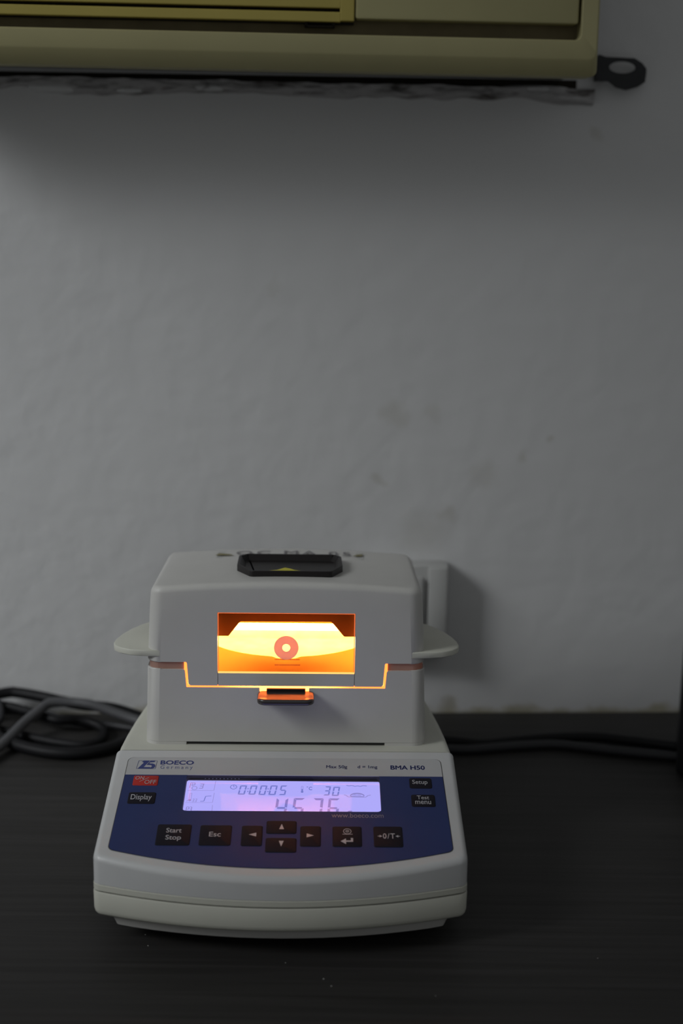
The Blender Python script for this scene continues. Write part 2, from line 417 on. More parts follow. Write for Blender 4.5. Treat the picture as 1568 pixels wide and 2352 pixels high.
BOW = 0.0192
def full_outline(back=True):
    W = 0.0985
    pts = [(W * (-1 + 2 * i / 24), BOW * (2 * i / 24 - 1) ** 2) for i in range(25)]
    arc = pts[1:-1]
    if back: tail = [(W, 0.11), (0.0978, 0.125), (0.0966, 0.1445), (0.0945, 0.168), (0.0922, 0.188), (0.089, 0.212), (0.084, 0.240), (0.078, 0.262)]
    else: tail = [(W, 0.1193)]
    p = [pts[0]] + arc + [pts[-1]] + tail
    rad = [0.0125] + [0] * len(arc) + [0.0125] + [0] * len(tail)
    if back:
        p += [(0.070, 0.275), (-0.070, 0.275)]; rad += [0.01, 0.01]
    else: pass
    p += [(-x, y) for x, y in reversed(tail)]; rad += [0] * len(tail)
    return round_poly(p, rad, 8)
FO = full_outline(True)
HO = full_outline(False)
isrear = lambda p: p[1] > 0.119

# skirt, feet
bm = bmesh.new()
sk = round_poly([(-0.0905, 0.020)] + [(0.0905 * (-1 + 2 * i / 16), 0.004 + 0.0155 * (2 * i / 16 - 1) ** 2) for i in range(1, 16)] + [(0.0905, 0.020), (0.0905, 0.19), (0.074, 0.262), (-0.074, 0.262), (-0.0905, 0.19)],
                [0.006] + [0] * 15 + [0.006, 0.02, 0.01, 0.01, 0.02], 5)
loft(bm, [[(x, y, 0.0175) for x, y in inset(sk, -0.0005)], [(x, y, 0.0088) for x, y in inset(sk, 0.0035)], [(x, y, 0.0080) for x, y in inset(sk, 0.0048)]], True, True, True)
link('skirt', bm, WHITE, A, True, 30)
for fx, fy in ((-0.068, 0.055), (0.068, 0.055), (0.062, 0.235), (-0.062, 0.235)):
    bm = bmesh.new(); loft(bm, [[(fx + r * math.cos(2 * math.pi * k / 20), fy + r * math.sin(2 * math.pi * k / 20), z) for k in range(20)] for r, z in ((0.0095, 0.0), (0.011, 0.0012), (0.011, 0.005), (0.007, 0.0062), (0.007, 0.0083))], True, True, True)
    link('foot', bm, RUBBER, A, True)

# lower shell
bm = bmesh.new()
loft(bm, [[(x, y, z) for x, y in inset(FO, d)] for d, z in ((0.010, 0.0155), (0.0030, 0.0155), (0.0012, 0.0159), (0.0004, 0.0170), (-0.0001, 0.0190), (-0.0003, 0.0284), (0.0001, 0.0292), (0.006, 0.0292))], True, True, True)
link('lower_shell', bm, CREAM, A, True, 50)
bm = bmesh.new()
loft(bm, [[(x, y, z) for x, y in inset(FO, 0.0012)] for z in (0.0290, 0.0304)]); link('seam', bm, SEAM, A)

# front shell with the display opening
HOLE = rrect(-0.0552, 0.0543, 0.0592, 0.0948, 0.0025, 5)
bm = bmesh.new()
rf = 0.0034
rings = [[(x, y, z) for x, y in inset(HO, d, isrear)] for d, z in ((0.003, 0.0302), (0.0009, 0.0302), (0.0004, 0.0307), (0.0004, 0.0333), (0.0, 0.0337))]
for k in range(0, 8):
    a = R(90 * k / 7); q = inset(HO, rf * (1 - math.cos(a)), isrear)
    rings.append([(x, y, max(0.0338, zp(y) - rf * (1 - math.sin(a)))) for x, y in q])
vr = loft(bm, rings)
top = [tuple(v.co) for v in vr[-1]]
fill(bm, [top, [PP(0)(u, v) for u, v in HOLE]])
link('front_shell', bm, COOL, A, True, 35)
# small shelf lip under the front shell, cream like the lower half
bm = bmesh.new()
loft(bm, [[(x, y, z) for x, y in inset(HO, d, isrear)] for d, z in ((0.0008, 0.0298), (-0.0002, 0.0301), (-0.0002, 0.0331), (0.0006, 0.0335))]); link('shell_rim', bm, CREAM, A, True)

# rear shell
RO = [p for p in FO if p[1] > 0.121]
RO = [(x, y) for x, y in RO]
left0 = (-0.0978, 0.1200); right0 = (0.0978, 0.1200)
idx = [i for i, p in enumerate(RO)]
RO = [right0] + [p for p in RO if True] + [left0]
bm = bmesh.new()
keep2 = lambda p: p[1] < 0.1205
loft(bm, [[(x, y, z) for x, y in inset(RO, d, keep2)] for d, z in ((0.0006, 0.0302), (0.0004, 0.060), (0.0006, 0.0660), (0.0013, 0.0680), (0.0026, 0.0688), (0.0045, 0.0690))], True, True, True)
link('rear_shell', bm, CREAM, A, True, 50)

# keypad film: dark plate as painted edge shadow, pale band, blue field
def film_outline(d=0.0, vtop=0.1117, r=0.004):
    pts = [(-0.0900 + d, vtop - d), (-0.0909 + d, 0.0245 + d)] + [(0.0909 * (-1 + 2 * i / 24) , 0.009 + d + 0.0155 * (2 * i / 24 - 1) ** 2) for i in range(1, 24)] + [(0.0909 - d, 0.0245 + d), (0.0900 - d, vtop - d)]
    rad = [r, 0.0045] + [0] * 23 + [0.0045, r]
    return round_poly(pts, rad, 6)
GL = film_outline(-0.0004)
bm = bmesh.new(); fill(bm, [[PP(0.00008)(u, v) for u, v in GL], [PP(0.00008)(u, v) for u, v in HOLE]]); link('film_edge_shade', bm, SEAM, A)
VB = 0.0938
full = film_outline(0.0)
upper = [p for p in full if p[1] > VB]; lowp = [p for p in full if p[1] <= VB]
bm = bmesh.new()
ub = round_poly([(-0.0902, VB), (-0.0900, 0.1117), (0.0900, 0.1117), (0.0902, VB)], [0, 0.004, 0.004, 0])
prism(bm, [[PP(0.00012)(u, v) for u, v in ub]], NP * 0.0002); band = link('film_band', bm, BAND, A)
bm = bmesh.new()
lowl = [(-0.0902, VB)] + [p for p in lowp] + [(0.0902, VB)]
hole2 = [(u, v) for u, v in rrect(-0.0552, 0.0543, 0.0592, 0.0948, 0.0025, 5)]
# the window cuts through the top edge of the blue field: notch polygon
tab = sorted([p for p in hole2 if p[1] <= VB], key=lambda p: 0)
i0 = next(i for i, p in enumerate(hole2) if p[1] <= VB and hole2[i - 1][1] > VB)
notch = [hole2[(i0 + k) % len(hole2)] for k in range(len(hole2)) if hole2[(i0 + k) % len(hole2)][1] <= VB]
notch = [(-0.0552, VB)] + notch + [(0.0543, VB)]
loop = [(-0.0902, VB)] + lowp + [(0.0902, VB)] + list(reversed(notch))
# film outline starts at the upper left corner and runs down, so loop is left -> bottom -> right -> notch
prism(bm, [[PP(0.00012)(u, v) for u, v in loop]], NP * 0.0002); blue = link('blue_field', bm, BLUE, A)

# display: recess walls, lcd plate, cover glass, segments
bm = bmesh.new()
ring_t = [PP(0.0)(u, v) for u, v in HOLE]
deep = [(u, v - (0.0075 if v < 0.077 else 0.0)) for u, v in HOLE]
ring_b = [PP(-DL - 0.0002)(u, v) for u, v in deep]
vt = [bm.verts.new(p) for p in ring_t]; vb = [bm.verts.new(p) for p in ring_b]
for i in range(len(vt)):
    j = (i + 1) % len(vt); bm.faces.new((vt[i], vt[j], vb[j], vb[i]))
link('display_recess', bm, RUBBER, A)
bm = bmesh.new(); lp = rrect(-0.0570, 0.0560, 0.0525, 0.0968, 0.001, 2)
prism(bm, [[LP()(u, v) for u, v in lp]], NP * -0.0006); lcd = link('lcd_screen', bm, LCD, A)
bm = bmesh.new(); fill(bm, [[PP(0.00025)(u, v) for u, v in inset(HOLE, 0.0001)]]); link('display_glass', bm, GLASS, A)
# strip painted dark as frame shadow along the top of the lcd
bm = bmesh.new(); prism(bm, [[LP(0.0001)(u, v) for u, v in ((-0.0565, 0.0946), (0.0555, 0.0943), (0.0555, 0.0978), (-0.0565, 0.0984))]], NP * 0.0006); link('recess_shade_strip', bm, SEAM, A)
bm = bmesh.new()
for k in range(10):
    u = -0.0452 + k * 0.00212
    prism(bm, [[LP(0.00075)(u + x, v) for x, v in ((0, 0.0951), (0.0006, 0.0951), (0.0008, 0.0957), (0.0002, 0.0957))]], NP * 0.0003)
link('painted_glint', bm, BAND, A)  # pale dashes painted as reflections in the dark strip

SEGS = {'0': 'abcdef', '1': 'bc', '2': 'abged', '3': 'abgcd', '4': 'fgbc', '5': 'afgcd', '6': 'afgedc', '7': 'abc', '8': 'abcdefg', '9': 'abcdfg'}
def seven(ch, bx, t, sh=0.12):
    u0, u1, v0, v1 = bx; w, h = u1 - u0, v1 - v0; ty = t * 1.25; g = 0.10 * t
    def X(x, y): return (u0 + x + (y / h - 0.5) * sh * 0, v0 + y)
    m_ = h / 2; out = []
    S = {'a': [(g, h), (w - g, h), (w - t, h - ty), (t, h - ty)], 'd': [(t, ty), (w - t, ty), (w - g, 0), (g, 0)],
         'g': [(g * 2 + t * .3, m_), (t, m_ + ty * .5), (w - t, m_ + ty * .5), (w - g * 2 - t * .3, m_), (w - t, m_ - ty * .5), (t, m_ - ty * .5)],
         'f': [(0, m_ + g * 2), (0, h - g * 2), (t, h - ty - g), (t, m_ + ty * .5 + g)], 'b': [(w, m_ + g * 2), (w - t, m_ + ty * .5 + g), (w - t, h - ty - g), (w, h - g * 2)],
         'e': [(0, g * 2), (t, ty + g), (t, m_ - ty * .5 - g), (0, m_ - g * 2)], 'c': [(w, g * 2), (w, m_ - g * 2), (w - t, m_ - ty * .5 - g), (w - t, ty + g)]}
    for s in SEGS[ch]: out.append([X(x + (y - m_) * sh, y) for x, y in S[s]])
    return out
fl_ = LP(0.00025)
for ch, bx in (('0', (-25.2, -21.3, 80.7, 89.7)), ('0', (-19.2, -15.4, 80.7, 89.7)), ('0', (-13.6, -9.8, 80.5, 89.8)), ('0', (-8.0, -4.0, 80.5, 89.9)), ('5', (-2.2, 1.5, 80.5, 89.9)), ('3', (22.8, 26.2, 80.4, 89.4)), ('0', (27.6, 31.4, 80.0, 89.0))):
    polys('digit', seven(ch, bx, 0.85), fl_, SEG, lcd)
for ch, bx in (('4', (-4.3, 2.2, 58.6, 77.6)), ('5', (5.3, 11.5, 58.7, 77.7)), ('7', (16.2, 21.9, 58.8, 77.6)), ('6', (24.8, 31.0, 58.9, 77.6))):
    polys('digit', seven(ch, bx, 1.45, 0.07), fl_, SEG, lcd)
polys('digit', [[(x, y), (x + .7, y), (x + .7, y + .9), (x, y + .9)] for x in (-20.5, -9.2) for y in (83.4, 86.0)], fl_, SEG, lcd)
polys('screen_icon', [[ellipse(-28.4, 88.1, 2.0, 2.3), ellipse(-28.4, 88.1, 1.55, 1.75)]] + stroke([(-28.4, 90.0), (-28.4, 88.1), (-27.3, 88.1)], 0.35), fl_, SEG, lcd)
polys('screen_icon', [[ellipse(10.4, 83.8, 0.75, 0.95, 14)], [(10.1, 84.5), (10.7, 84.5), (10.7, 86.5), (10.1, 86.5)]] + stroke([(9.95, 84.6), (9.95, 89.3), (10.85, 89.3), (10.85, 84.6)], 0.18), fl_, SEG, lcd)
lettering('C', (14.1, 16.0, 85.4, 88.9), fl_, SEG, lcd, bold=0.03)
polys('screen_icon', [[ellipse(13.3, 88.6, 0.45, 0.55, 12), ellipse(13.3, 88.6, 0.2, 0.28, 12)]], fl_, SEG, lcd)
lettering('g', (35.2, 38.2, 57.5, 65.9), fl_, SEG, lcd, bold=0.03)
# left column of small symbols
polys('screen_line', stroke([(-38.8, 94.6), (-39.3, 84.6), (-54.2, 84.4)], 0.22) + stroke([(-38.9, 82.2), (-39.3, 72.9), (-54.4, 72.6)], 0.22) + stroke([(-39.1, 70.4), (-39.2, 60)], 0.22), fl_, SEGF, lcd)
polys('screen_icon', stroke([(-53.2, 87.0), (-52.8, 91.9), (-50.4, 91.9), (-50.5, 89.8), (-53.0, 89.8)], 0.45) + stroke([(-51.9, 91.9), (-51.5, 88.6)], 0.3) + [[ellipse(-50.4, 86.8, 1.6, 1.9), ellipse(-50.4, 86.8, 1.25, 1.5)]], fl_, SEGF, lcd)
polys('digit', seven('3', (-47.8, -45.4, 86.3, 91.2), 0.5), fl_, SEGF, lcd)
polys('screen_icon', stroke([(-52.6, 75.5), (-52.4, 81.8), (-51.4, 81.8), (-51.6, 75.5)], 0.25) + [[ellipse(-52.1, 75.0, 0.8, 1.0, 14)]] + stroke([(-53.8, 74.0), (-52.6, 75.6)], 0.3), fl_, SEGF, lcd)
polys('digit', seven('3', (-50.8, -49.7, 73.2, 76.4), 0.28) + seven('3', (-49.3, -48.2, 73.2, 76.4), 0.28), fl_, SEGF, lcd)
polys('screen_icon', stroke([(-46.2, 73.9), (-44.2, 74.1), (-43.5, 78.8), (-40.4, 79.2)], 0.5), fl_, SEG, lcd)
polys('screen_icon', stroke([(-53.6, 62), (-53.3, 68.4), (-51.9, 68.4), (-52.0, 66.4), (-53.5, 66.4)], 0.45) + stroke([(-51.4, 68.4), (-50.4, 68.4), (-50.6, 64.5)], 0.45) + stroke([(-51.4, 66.5), (-50.5, 66.5)], 0.45), fl_, SEGF, lcd)
polys('screen_icon', [[ellipse(-44.0, 62.8, 1.2, 2.0), ellipse(-44.0, 62.8, .85, 1.5)]], fl_, SEGF, lcd)
# heater wave and pan symbols on the right
polys('screen_icon', stroke([(35.4, 90.6), (37.0, 89.9), (38.6, 90.5), (40.2, 89.5), (41.8, 90.0), (43.4, 89.5), (45.0, 90.4), (47.0, 89.9)], 0.55), fl_, SEG, lcd)
polys('screen_icon', stroke([(34.0, 81.2), (35.2, 80.6), (36.2, 79.2), (46.2, 79.0), (47.4, 80.6), (49.0, 81.0)], 0.45) + stroke([(37.6, 79.6), (45.2, 79.4)], 0.8)
      + [[ellipse(41.4, 80.0, 4.2, 3.2, 16, 5, 175)[::-1] + ellipse(41.4, 79.7, 3.6, 2.4, 16, 5, 175)]] + stroke([(38.6, 80.6), (44.2, 81.6)], 0.35) + stroke([(39.4, 81.6), (43.6, 80.4)], 0.35), fl_, SEGF, lcd)

# printing on the film
pf = PP(0.0004)
lettering('BOECO', (-71.4, -52.2, 104.1, 108.4), pf, PRINTB, band, bold=0.03)
lettering('Germany', (-71.0, -52.5, 98.6, 103.3), pf, PRINTL, band, bold=0.0, spacing=1.45)
lettering('Max 50g', (24.0, 36.0, 100.6, 104.6), pf, PRINTB, band, thick=0.05)
lettering('d = 1mg', (42.0, 53.3, 100.8, 104.7), pf, PRINTB, band, thick=0.05)
lettering('BMA H50', (61.0, 80.5, 100.7, 104.8), pf, PRINTB, band, thick=0.14)
lettering('www.boeco.com', (26.8, 55.2, 53.6, 57.8), pf, PRINTD, blue)
fr = [(-84.0, 108.0), (-73.4, 108.0), (-73.8, 99.8), (-84.6, 99.8)]
polys('emblem', stroke(fr + [fr[0]], 0.22)
      + [[(-83.9, 99.8), (-81.0, 105.9), (-82.2, 107.0), (-80.9, 108.0), (-77.6, 108.0), (-80.6, 101.4), (-77.0, 101.4), (-75.4, 99.8)]]
      + [[(-77.3, 107.9), (-74.4, 107.9), (-74.9, 106.6), (-77.4, 106.3), (-77.7, 105.2), (-75.6, 105.0), (-74.2, 103.9), (-74.0, 102.0), (-75.0, 100.2), (-76.6, 100.0), (-76.4, 101.4), (-75.9, 102.4), (-76.5, 103.4), (-79.2, 103.6)]], pf, PRINTB, band)

# keys
def key(bx, m, r=1.3, label=None):
    u0, u1, v0, v1 = [k * 0.001 for k in bx]
    o = rrect(u0, u1, v0, v1, r * 0.001, 4); bm = bmesh.new()
    loft(bm, [[PP(d)(u, v) for u, v in inset(o, i)] for i, d in ((0, 0.0003), (0.0001, 0.00055), (0.0004, 0.0007))], True, False, True)
    k = link('key', bm, m, A, True, 50)
    if label: k['label'] = label
    return k
kf = PP(0.00078)
k = key((-85.0, -70.8, 82.9, 92.6), REDKEY, 0.9, 'red on/off key')
lettering('ON', (-83.9, -78.9, 88.3, 91.5), kf, PRINTW, k, shear=0.15); lettering('OFF', (-78.4, -71.9, 84.0, 87.9), kf, PRINTW, k, shear=0.05)
polys('legend_slash', stroke([(-81.3, 86.2), (-76.4, 90.3)], 0.3), kf, PRINTW, k)
k = key((-85.9, -70.7, 65.2, 76.2), KEY); lettering('Display', (-84.4, -72.8, 67.2, 73.8), kf, PRINTW, k, bold=0.008)
k = key((70.9, 83.6, 81.8, 91.9), KEY); lettering('Setup', (72.6, 81.2, 84.5, 89.8), kf, PRINTW, k, bold=0.008)
k = key((71.2, 84.4, 64.1, 75.6), KEY); lettering('Test', (74.4, 81.2, 70.7, 74.4), kf, PRINTW, k, bold=0.008); lettering('menu', (73.2, 82.0, 66.2, 69.4), kf, PRINTW, k, bold=0.008)
k = key((-66.8, -48.5, 27.5, 46.2), KEY); lettering('Start', (-61.8, -53.6, 38.5, 42.6), kf, PRINTW, k, bold=0.008); lettering('Stop', (-61.7, -53.4, 31.0, 36.3), kf, PRINTW, k, bold=0.008)
k = key((-43.8, -26.8, 27.6, 45.7), KEY); lettering('Esc', (-38.7, -32.4, 35.2, 39.4), kf, PRINTW, k, bold=0.008)
k = key((-21.5, -10.2, 27.4, 45.5), KEY); polys('legend_arrow', [[(-17.6, 37.2), (-13.5, 35.5), (-13.5, 38.9)]], kf, PRINTW, k)
k = key((-8.4, 7.9, 38.4, 50.0), KEY); polys('legend_arrow', [[(-1.4, 42.2), (1.2, 42.2), (-0.1, 47.0)]], kf, PRINTW, k)
k = key((-8.4, 8.1, 22.0, 34.7), KEY); polys('legend_arrow', [[(-1.3, 31.8), (1.3, 31.8), (0.0, 26.8)]], kf, PRINTW, k)
k = key((9.9, 21.0, 27.2, 45.4), KEY); polys('legend_arrow', [[(13.4, 35.0), (17.3, 36.7), (13.4, 38.5)]], kf, PRINTW, k)
k = key((27.2, 42.9, 27.2, 45.3), KEY)
polys('legend_icon', [[ellipse(35.2, 40.6, 2.2, 2.5), ellipse(35.2, 40.6, 1.85, 2.1)], [ellipse(35.2, 40.7, 1.0, 1.15), ellipse(35.2, 40.7, .7, .8)], ellipse(35.2, 40.7, .35, .4, 10)] + stroke([(32.5, 38.0), (38.0, 38.0)], 0.4), kf, PRINTW, k)
polys('legend_arrow', [[(31.5, 31.8), (34.4, 34.3), (34.4, 32.5), (37.0, 32.5), (37.0, 34.7), (38.2, 34.7), (38.2, 31.3), (34.4, 31.3), (34.4, 29.3)]], kf, PRINTW, k)
k = key((49.2, 64.8, 27.1, 45.5), KEY); lettering('0/T', (54.2, 60.6, 34.3, 39.0), kf, PRINTW, k, bold=0.008, spacing=1.2)
polys('legend_arrow', stroke([(51.4, 36.5), (52.8, 36.5)], 0.5) + [[(52.4, 35.4), (53.9, 36.5), (52.4, 37.6)]] + stroke([(62.0, 36.5), (63.4, 36.5)], 0.5) + [[(62.4, 35.4), (60.9, 36.5), (62.4, 37.6)]], kf, PRINTW, k)

# ---- drying chamber: base plate, body
def chamber_outline(w, v0=0.129, v1=0.272, r=0.0078, rb=0.015, nf=8):
    """closed, counter-clockwise, with the straight front subdivided; starts at the front left end"""
    pts = []
    for i in range(nf + 1): pts.append((-(w - r) + 2 * (w - r) * i / nf, v0))
    for i in range(1, 8): a = R(-90 + 90 * i / 8); pts.append((w - r + r * math.cos(a), v0 + r + r * math.sin(a)))
    pts.append((w, v0 + r)); pts.append((w, 0.19)); pts.append((w, v1 - rb))
    for i in range(1, 8): a = R(90 * i / 8); pts.append((w - rb + rb * math.cos(a), v1 - rb + rb * math.sin(a)))
    pts.append((w - rb, v1)); pts.append((0, v1)); pts.append((-(w - rb), v1))
    for i in range(1, 8): a = R(90 + 90 * i / 8); pts.append((-(w - rb) + rb * math.cos(a), v1 - rb + rb * math.sin(a)))
    pts.append((-w, v1 - rb)); pts.append((-w, 0.19)); pts.append((-w, v0 + r))
    for i in range(1, 8): a = R(180 + 90 * i / 8); pts.append((-(w - r) + r * math.cos(a), v0 + r + r * math.sin(a)))
    return pts

# foot plate under the chamber, open in the middle of the front
bm = bmesh.new()
fp = chamber_outline(0.0826)
notched = [(-0.0585, 0.1292), (-0.0585, 0.137), (0.0585, 0.137), (0.0585, 0.1292)]
fpl = [p for p in fp if not (abs(p[0]) < 0.07485 and p[1] < 0.12901)]
# order: right corner arc ... left corner arc, then the front with the notch
loop = [(0.0748, 0.129)] + fpl + [(-0.0748, 0.129)] + notched
loop2 = []
for p in loop:
    if not loop2 or (Vector(p) - Vector(loop2[-1])).length > 1e-5: loop2.append(p)
prism(bm, [[(x, y, 0.0689) for x, y in loop2]], (0, 0, 0.0020)); link('foot_plate', bm, WHITE, A)
bm = bmesh.new(); box(bm, -0.0583, 0.0583, 0.1300, 0.1368, 0.06905, 0.0709); link('base_shade_filler', bm, RUBBER, A)  # black filler standing in for the shade between chamber and base

SX = 0.0587
bm = bmesh.new()
w0, w1 = 0.0826, 0.0813
NF = 8
o0 = chamber_outline(w0); o1 = chamber_outline(w1)
z0 = 0.0710; zt = 0.1157
side0 = o0[NF:] + [o0[0]]; side1 = o1[NF:] + [o1[0]]
loft(bm, [[(x, y, z0) for x, y in side0], [(x, y, zt - 0.0006) for x, y in side1], [(x * .9955, 0.129 + (y - 0.129) * .996 + 0.0003, zt) for x, y in side1], [(x * .975, 0.129 + (y - 0.129) * .985 + 0.0012, zt) for x, y in side1], [(x * .975, 0.129 + (y - 0.129) * .985 + 0.0012, z0) for x, y in side1]], False)
def front_poly():
    a = (o0[0][0], 0.129, z0); b = (o0[NF][0], 0.129, z0)
    c = (o1[NF][0], 0.129, zt - 0.0003); d = (o1[0][0], 0.129, zt - 0.0003)
    zb = 0.1046
    rr = 0.0008
    return [a, b, c, (SX + rr, 0.129, zt - 0.0003), (SX + 0.0002, 0.129, zt - 0.0011), (SX - 0.0006, 0.129, zb), (0.0136, 0.129, zb), (0.0134, 0.129, 0.1018), (-0.0152, 0.129, 0.1018), (-0.0154, 0.129, zb), (-SX + 0.0006, 0.129, zb), (-SX - 0.0002, 0.129, zt - 0.0011), (-SX - rr, 0.129, zt - 0.0003), d]
prism(bm, [front_poly()], (0, 0.0016, 0))
link('chamber_body', bm, WHITE, A, True, 35)
bm = bmesh.new(); fill(bm, [[(x, y, 0.07095) for x, y in inset(o0, 0.003)]]); link('chamber_bottom', bm, SEAM, A)

# gasket around the joint, with emissive strips as leaking lamp light in front
bm = bmesh.new(); g0 = inset(o1, 0.0011)
gs = g0[NF:] + [g0[0]]
loft(bm, [[(x, y, 0.1140) for x, y in gs], [(x, y, 0.1215) for x, y in gs]], False)
for s in (-1, 1):
    vs = [bm.verts.new(p) for p in ((s * 0.0585, 0.1301, 0.1140), (s * 0.0745, 0.1301, 0.1140), (s * 0.0745, 0.1301, 0.1215), (s * 0.0585, 0.1301, 0.1215))]; bm.faces.new(vs)
tag(link('gasket', bm, GASK, A, True, 35), 'translucent amber strip in the lid gap')
for q in (((-0.0590, 0.1040), (0.0590, 0.1040), (0.0590, 0.1062), (-0.0590, 0.1062)), ((-0.0594, 0.1062), (-0.0572, 0.1062), (-0.0572, 0.1200), (-0.0594, 0.1200)),
          ((0.0572, 0.1062), (0.0594, 0.1062), (0.0594, 0.1200), (0.0572, 0.1200)), ((-0.0153, 0.1016), (0.0135, 0.1016), (0.0135, 0.1040), (-0.0153, 0.1040))):
    bm = bmesh.new(); bm.faces.new([bm.verts.new((u, 0.12925, z)) for u, z in q])
    tag(link('gap_glow_strip', bm, GLOW, A), 'emissive strips as orange lamp light leaking under the lid')

# inside of the chamber
bm = bmesh.new()
box(bm, -0.066, 0.066, 0.258, 0.260, 0.094, 0.152)
link('reflector', bm, CHAMB, A)
bm = bmesh.new(); box(bm, -0.066, 0.066, 0.142, 0.258, 0.094, 0.0955); link('chamber_floor', bm, CHAMB, A)
for s in (-1, 1):
    bm = bmesh.new(); box(bm, s * 0.066 - 0.001, s * 0.066 + 0.001, 0.1325, 0.258, 0.0955, 0.153); link('chamber_side', bm, CHAMB, A)
bm = bmesh.new(); box(bm, -0.066, 0.066, 0.1325, 0.258, 0.153, 0.1545); link('chamber_roof', bm, CHAMB, A)
bm = bmesh.new()
rimp = []; botp = []
for i in range(33):
    u = -0.0445 + 0.089 * i / 32
    v = 0.19 - math.sqrt(0.0535 ** 2 - u * u)
    z = 0.1213
    if abs(u) < 0.0085: v += 0.0; z -= 0.0012 * (1 - (abs(u) / 0.0085) ** 4)
    rimp.append((u, v, z)); botp.append((u, 0.1314, 0.1125))
mid = [((a[0] + b[0]) / 2, (a[1] + b[1]) / 2 - 0.0008, (a[2] + b[2]) / 2 + 0.0012) for a, b in zip(rimp, botp)]
back = [(u, v + 0.004, z - 0.003) for u, v, z in rimp]
loft(bm, [botp, mid, rimp, back], False); link('draft_shield', bm, DRUM, A, True)
for y, z, x in ((0.247, 0.1075, 0.060), (0.247, 0.1135, 0.058)):
    bm = bmesh.new(); cyl_x(bm, -x, x, y, z, 0.0028); link('heater_tube', bm, HOT, A, True)
bm = bmesh.new(); cyl_x(bm, -0.058, 0.058, 0.1415, 0.1498, 0.0018); link('heater_tube', bm, HOTF, A, True)
bm = bmesh.new()
lipo = [(-0.0445, 0.1530), (-0.0445, 0.1346), (-0.0337, 0.1346), (-0.0268, 0.1435), (0.0262, 0.1437), (0.0338, 0.1347), (0.0445, 0.1347), (0.0445, 0.1530)]
prism(bm, [[(u, 0.1335, z) for u, z in lipo]], (0, 0.0012, 0)); link('reflector_lip', bm, LIP, A)
bm = bmesh.new(); box(bm, -0.031, 0.030, 0.1500, 0.1512, 0.1377, 0.1530); link('reflector_lip', bm, DRUM, A)

# ---- tray handle
bm = bmesh.new()
go = round_poly([(-0.0164, 0.1290), (-0.0164, 0.1148), (0.0166, 0.1148), (0.0166, 0.1290)], [0.003, 0.0052, 0.0052, 0.003], 8)
loft(bm, [[(x, y, z) for x, y in inset(go, d)] for d, z in ((0.0012, 0.0982), (0.0003, 0.0986), (0, 0.0992), (0, 0.1012), (0.0002, 0.1018), (0.0007, 0.1021), (0.0016, 0.10211), (0.003, 0.10211), (0.0045, 0.10211), (0.006, 0.10211))], True, True, True)
bmn = bm
prof = [(0.0, 0.1031), (0.002, 0.10255), (0.004, 0.1021), (0.006, 0.1018), (0.008, 0.10165), (0.010, 0.10165), (0.012, 0.1018), (0.0135, 0.1019)]
for v_ in bm.verts:
    if v_.co.z > 0.1015:
        d_ = 0.129 - v_.co.y
        k_ = max(i for i in range(len(prof) - 1) if prof[i][0] <= max(d_, 0)); (a0, z0_), (a1, z1_) = prof[k_], prof[k_ + 1]
        v_.co.z = z0_ + (z1_ - z0_) * (d_ - a0) / (a1 - a0) - (0.10211 - v_.co.z)
hnd = tag(link('tray_handle', bm, BLACKP, A, True, 50), 'black pan handle poking out below the lid')
bm = bmesh.new(); box(bm, -0.0113, 0.0115, 0.1275, 0.140, 0.1008, 0.1044, 0.0004); link('handle_neck', bm, BROWNP, hnd)

# ---- lid
lid_r = 0.0042
def ztop(u, v): return 0.1681 - 0.0036 * (u / 0.079) ** 2 - 0.068 * (v - 0.131) - 10.0 * max(0.0, v - 0.24) ** 2
bm = bmesh.new()
wA, wB, wC, wD = 0.0811, 0.0797, 0.0796, 0.0790
LO = lambda w: chamber_outline(w, 0.129, 0.272, 0.0078, 0.034, NF * 2)
nf = NF * 2
ZL, ZM = 0.1196, 0.1520
oa, ob = LO(wA), LO(wC)
sa = oa[nf:] + [oa[0]]; sb = ob[nf:] + [ob[0]]
loft(bm, [[(x * .975, 0.129 + (y - 0.129) * .985 + 0.0012, ZL + 0.004) for x, y in sa], [(x * .975, 0.129 + (y - 0.129) * .985 + 0.0012, ZL) for x, y in sa], [(x * .9955, 0.129 + (y - 0.129) * .996 + 0.0003, ZL) for x, y in sa], [(x, y, ZL + 0.0006) for x, y in sa], [(x, y, ZM) for x, y in sb]], False)
rings = [[(x, y, ZM) for x, y in ob]]
od = LO(wD)
rings.append([(x, y, ztop(x, y) - lid_r) for x, y in od])
for k_ in range(1, 7):
    a = R(90 * k_ / 6); q = inset(od, lid_r * (1 - math.cos(a)))
    rings.append([(x, y, ztop(x, y) - lid_r * (1 - math.sin(a))) for x, y in q])
last = inset(od, lid_r)
for t in (0.9, 0.75, 0.55, 0.35, 0.15):
    rings.append([(x * t, 0.20 + (y - 0.20) * t, ztop(x * t, 0.20 + (y - 0.20) * t)) for x, y in last])
loft(bm, rings, True, False, True)
WU0, WU1 = -0.0399, 0.0402
fa = (oa[0][0], 0.129, ZL + 0.0003); fb = (oa[nf][0], 0.129, ZL + 0.0003); fc = (ob[nf][0], 0.129, ZM); fd = (ob[0][0], 0.129, ZM)
ZA = 0.1056; si = SX - 0.0010
poly = [fd, fa, (-si - 0.0006, 0.129, ZL + 0.0003), (-si - 0.0001, 0.129, ZL - 0.0003), (-si + 0.0008, 0.129, ZA + 0.0012), (-si + 0.0018, 0.129, ZA), (WU0, 0.129, ZA), (WU0, 0.129, 0.1501), (WU1, 0.129, 0.1501), (WU1, 0.129, ZA), (si - 0.0018, 0.129, ZA), (si - 0.0008, 0.129, ZA + 0.0012), (si + 0.0001, 0.129, ZL - 0.0003), (si + 0.0006, 0.129, ZL + 0.0003), fb, fc]
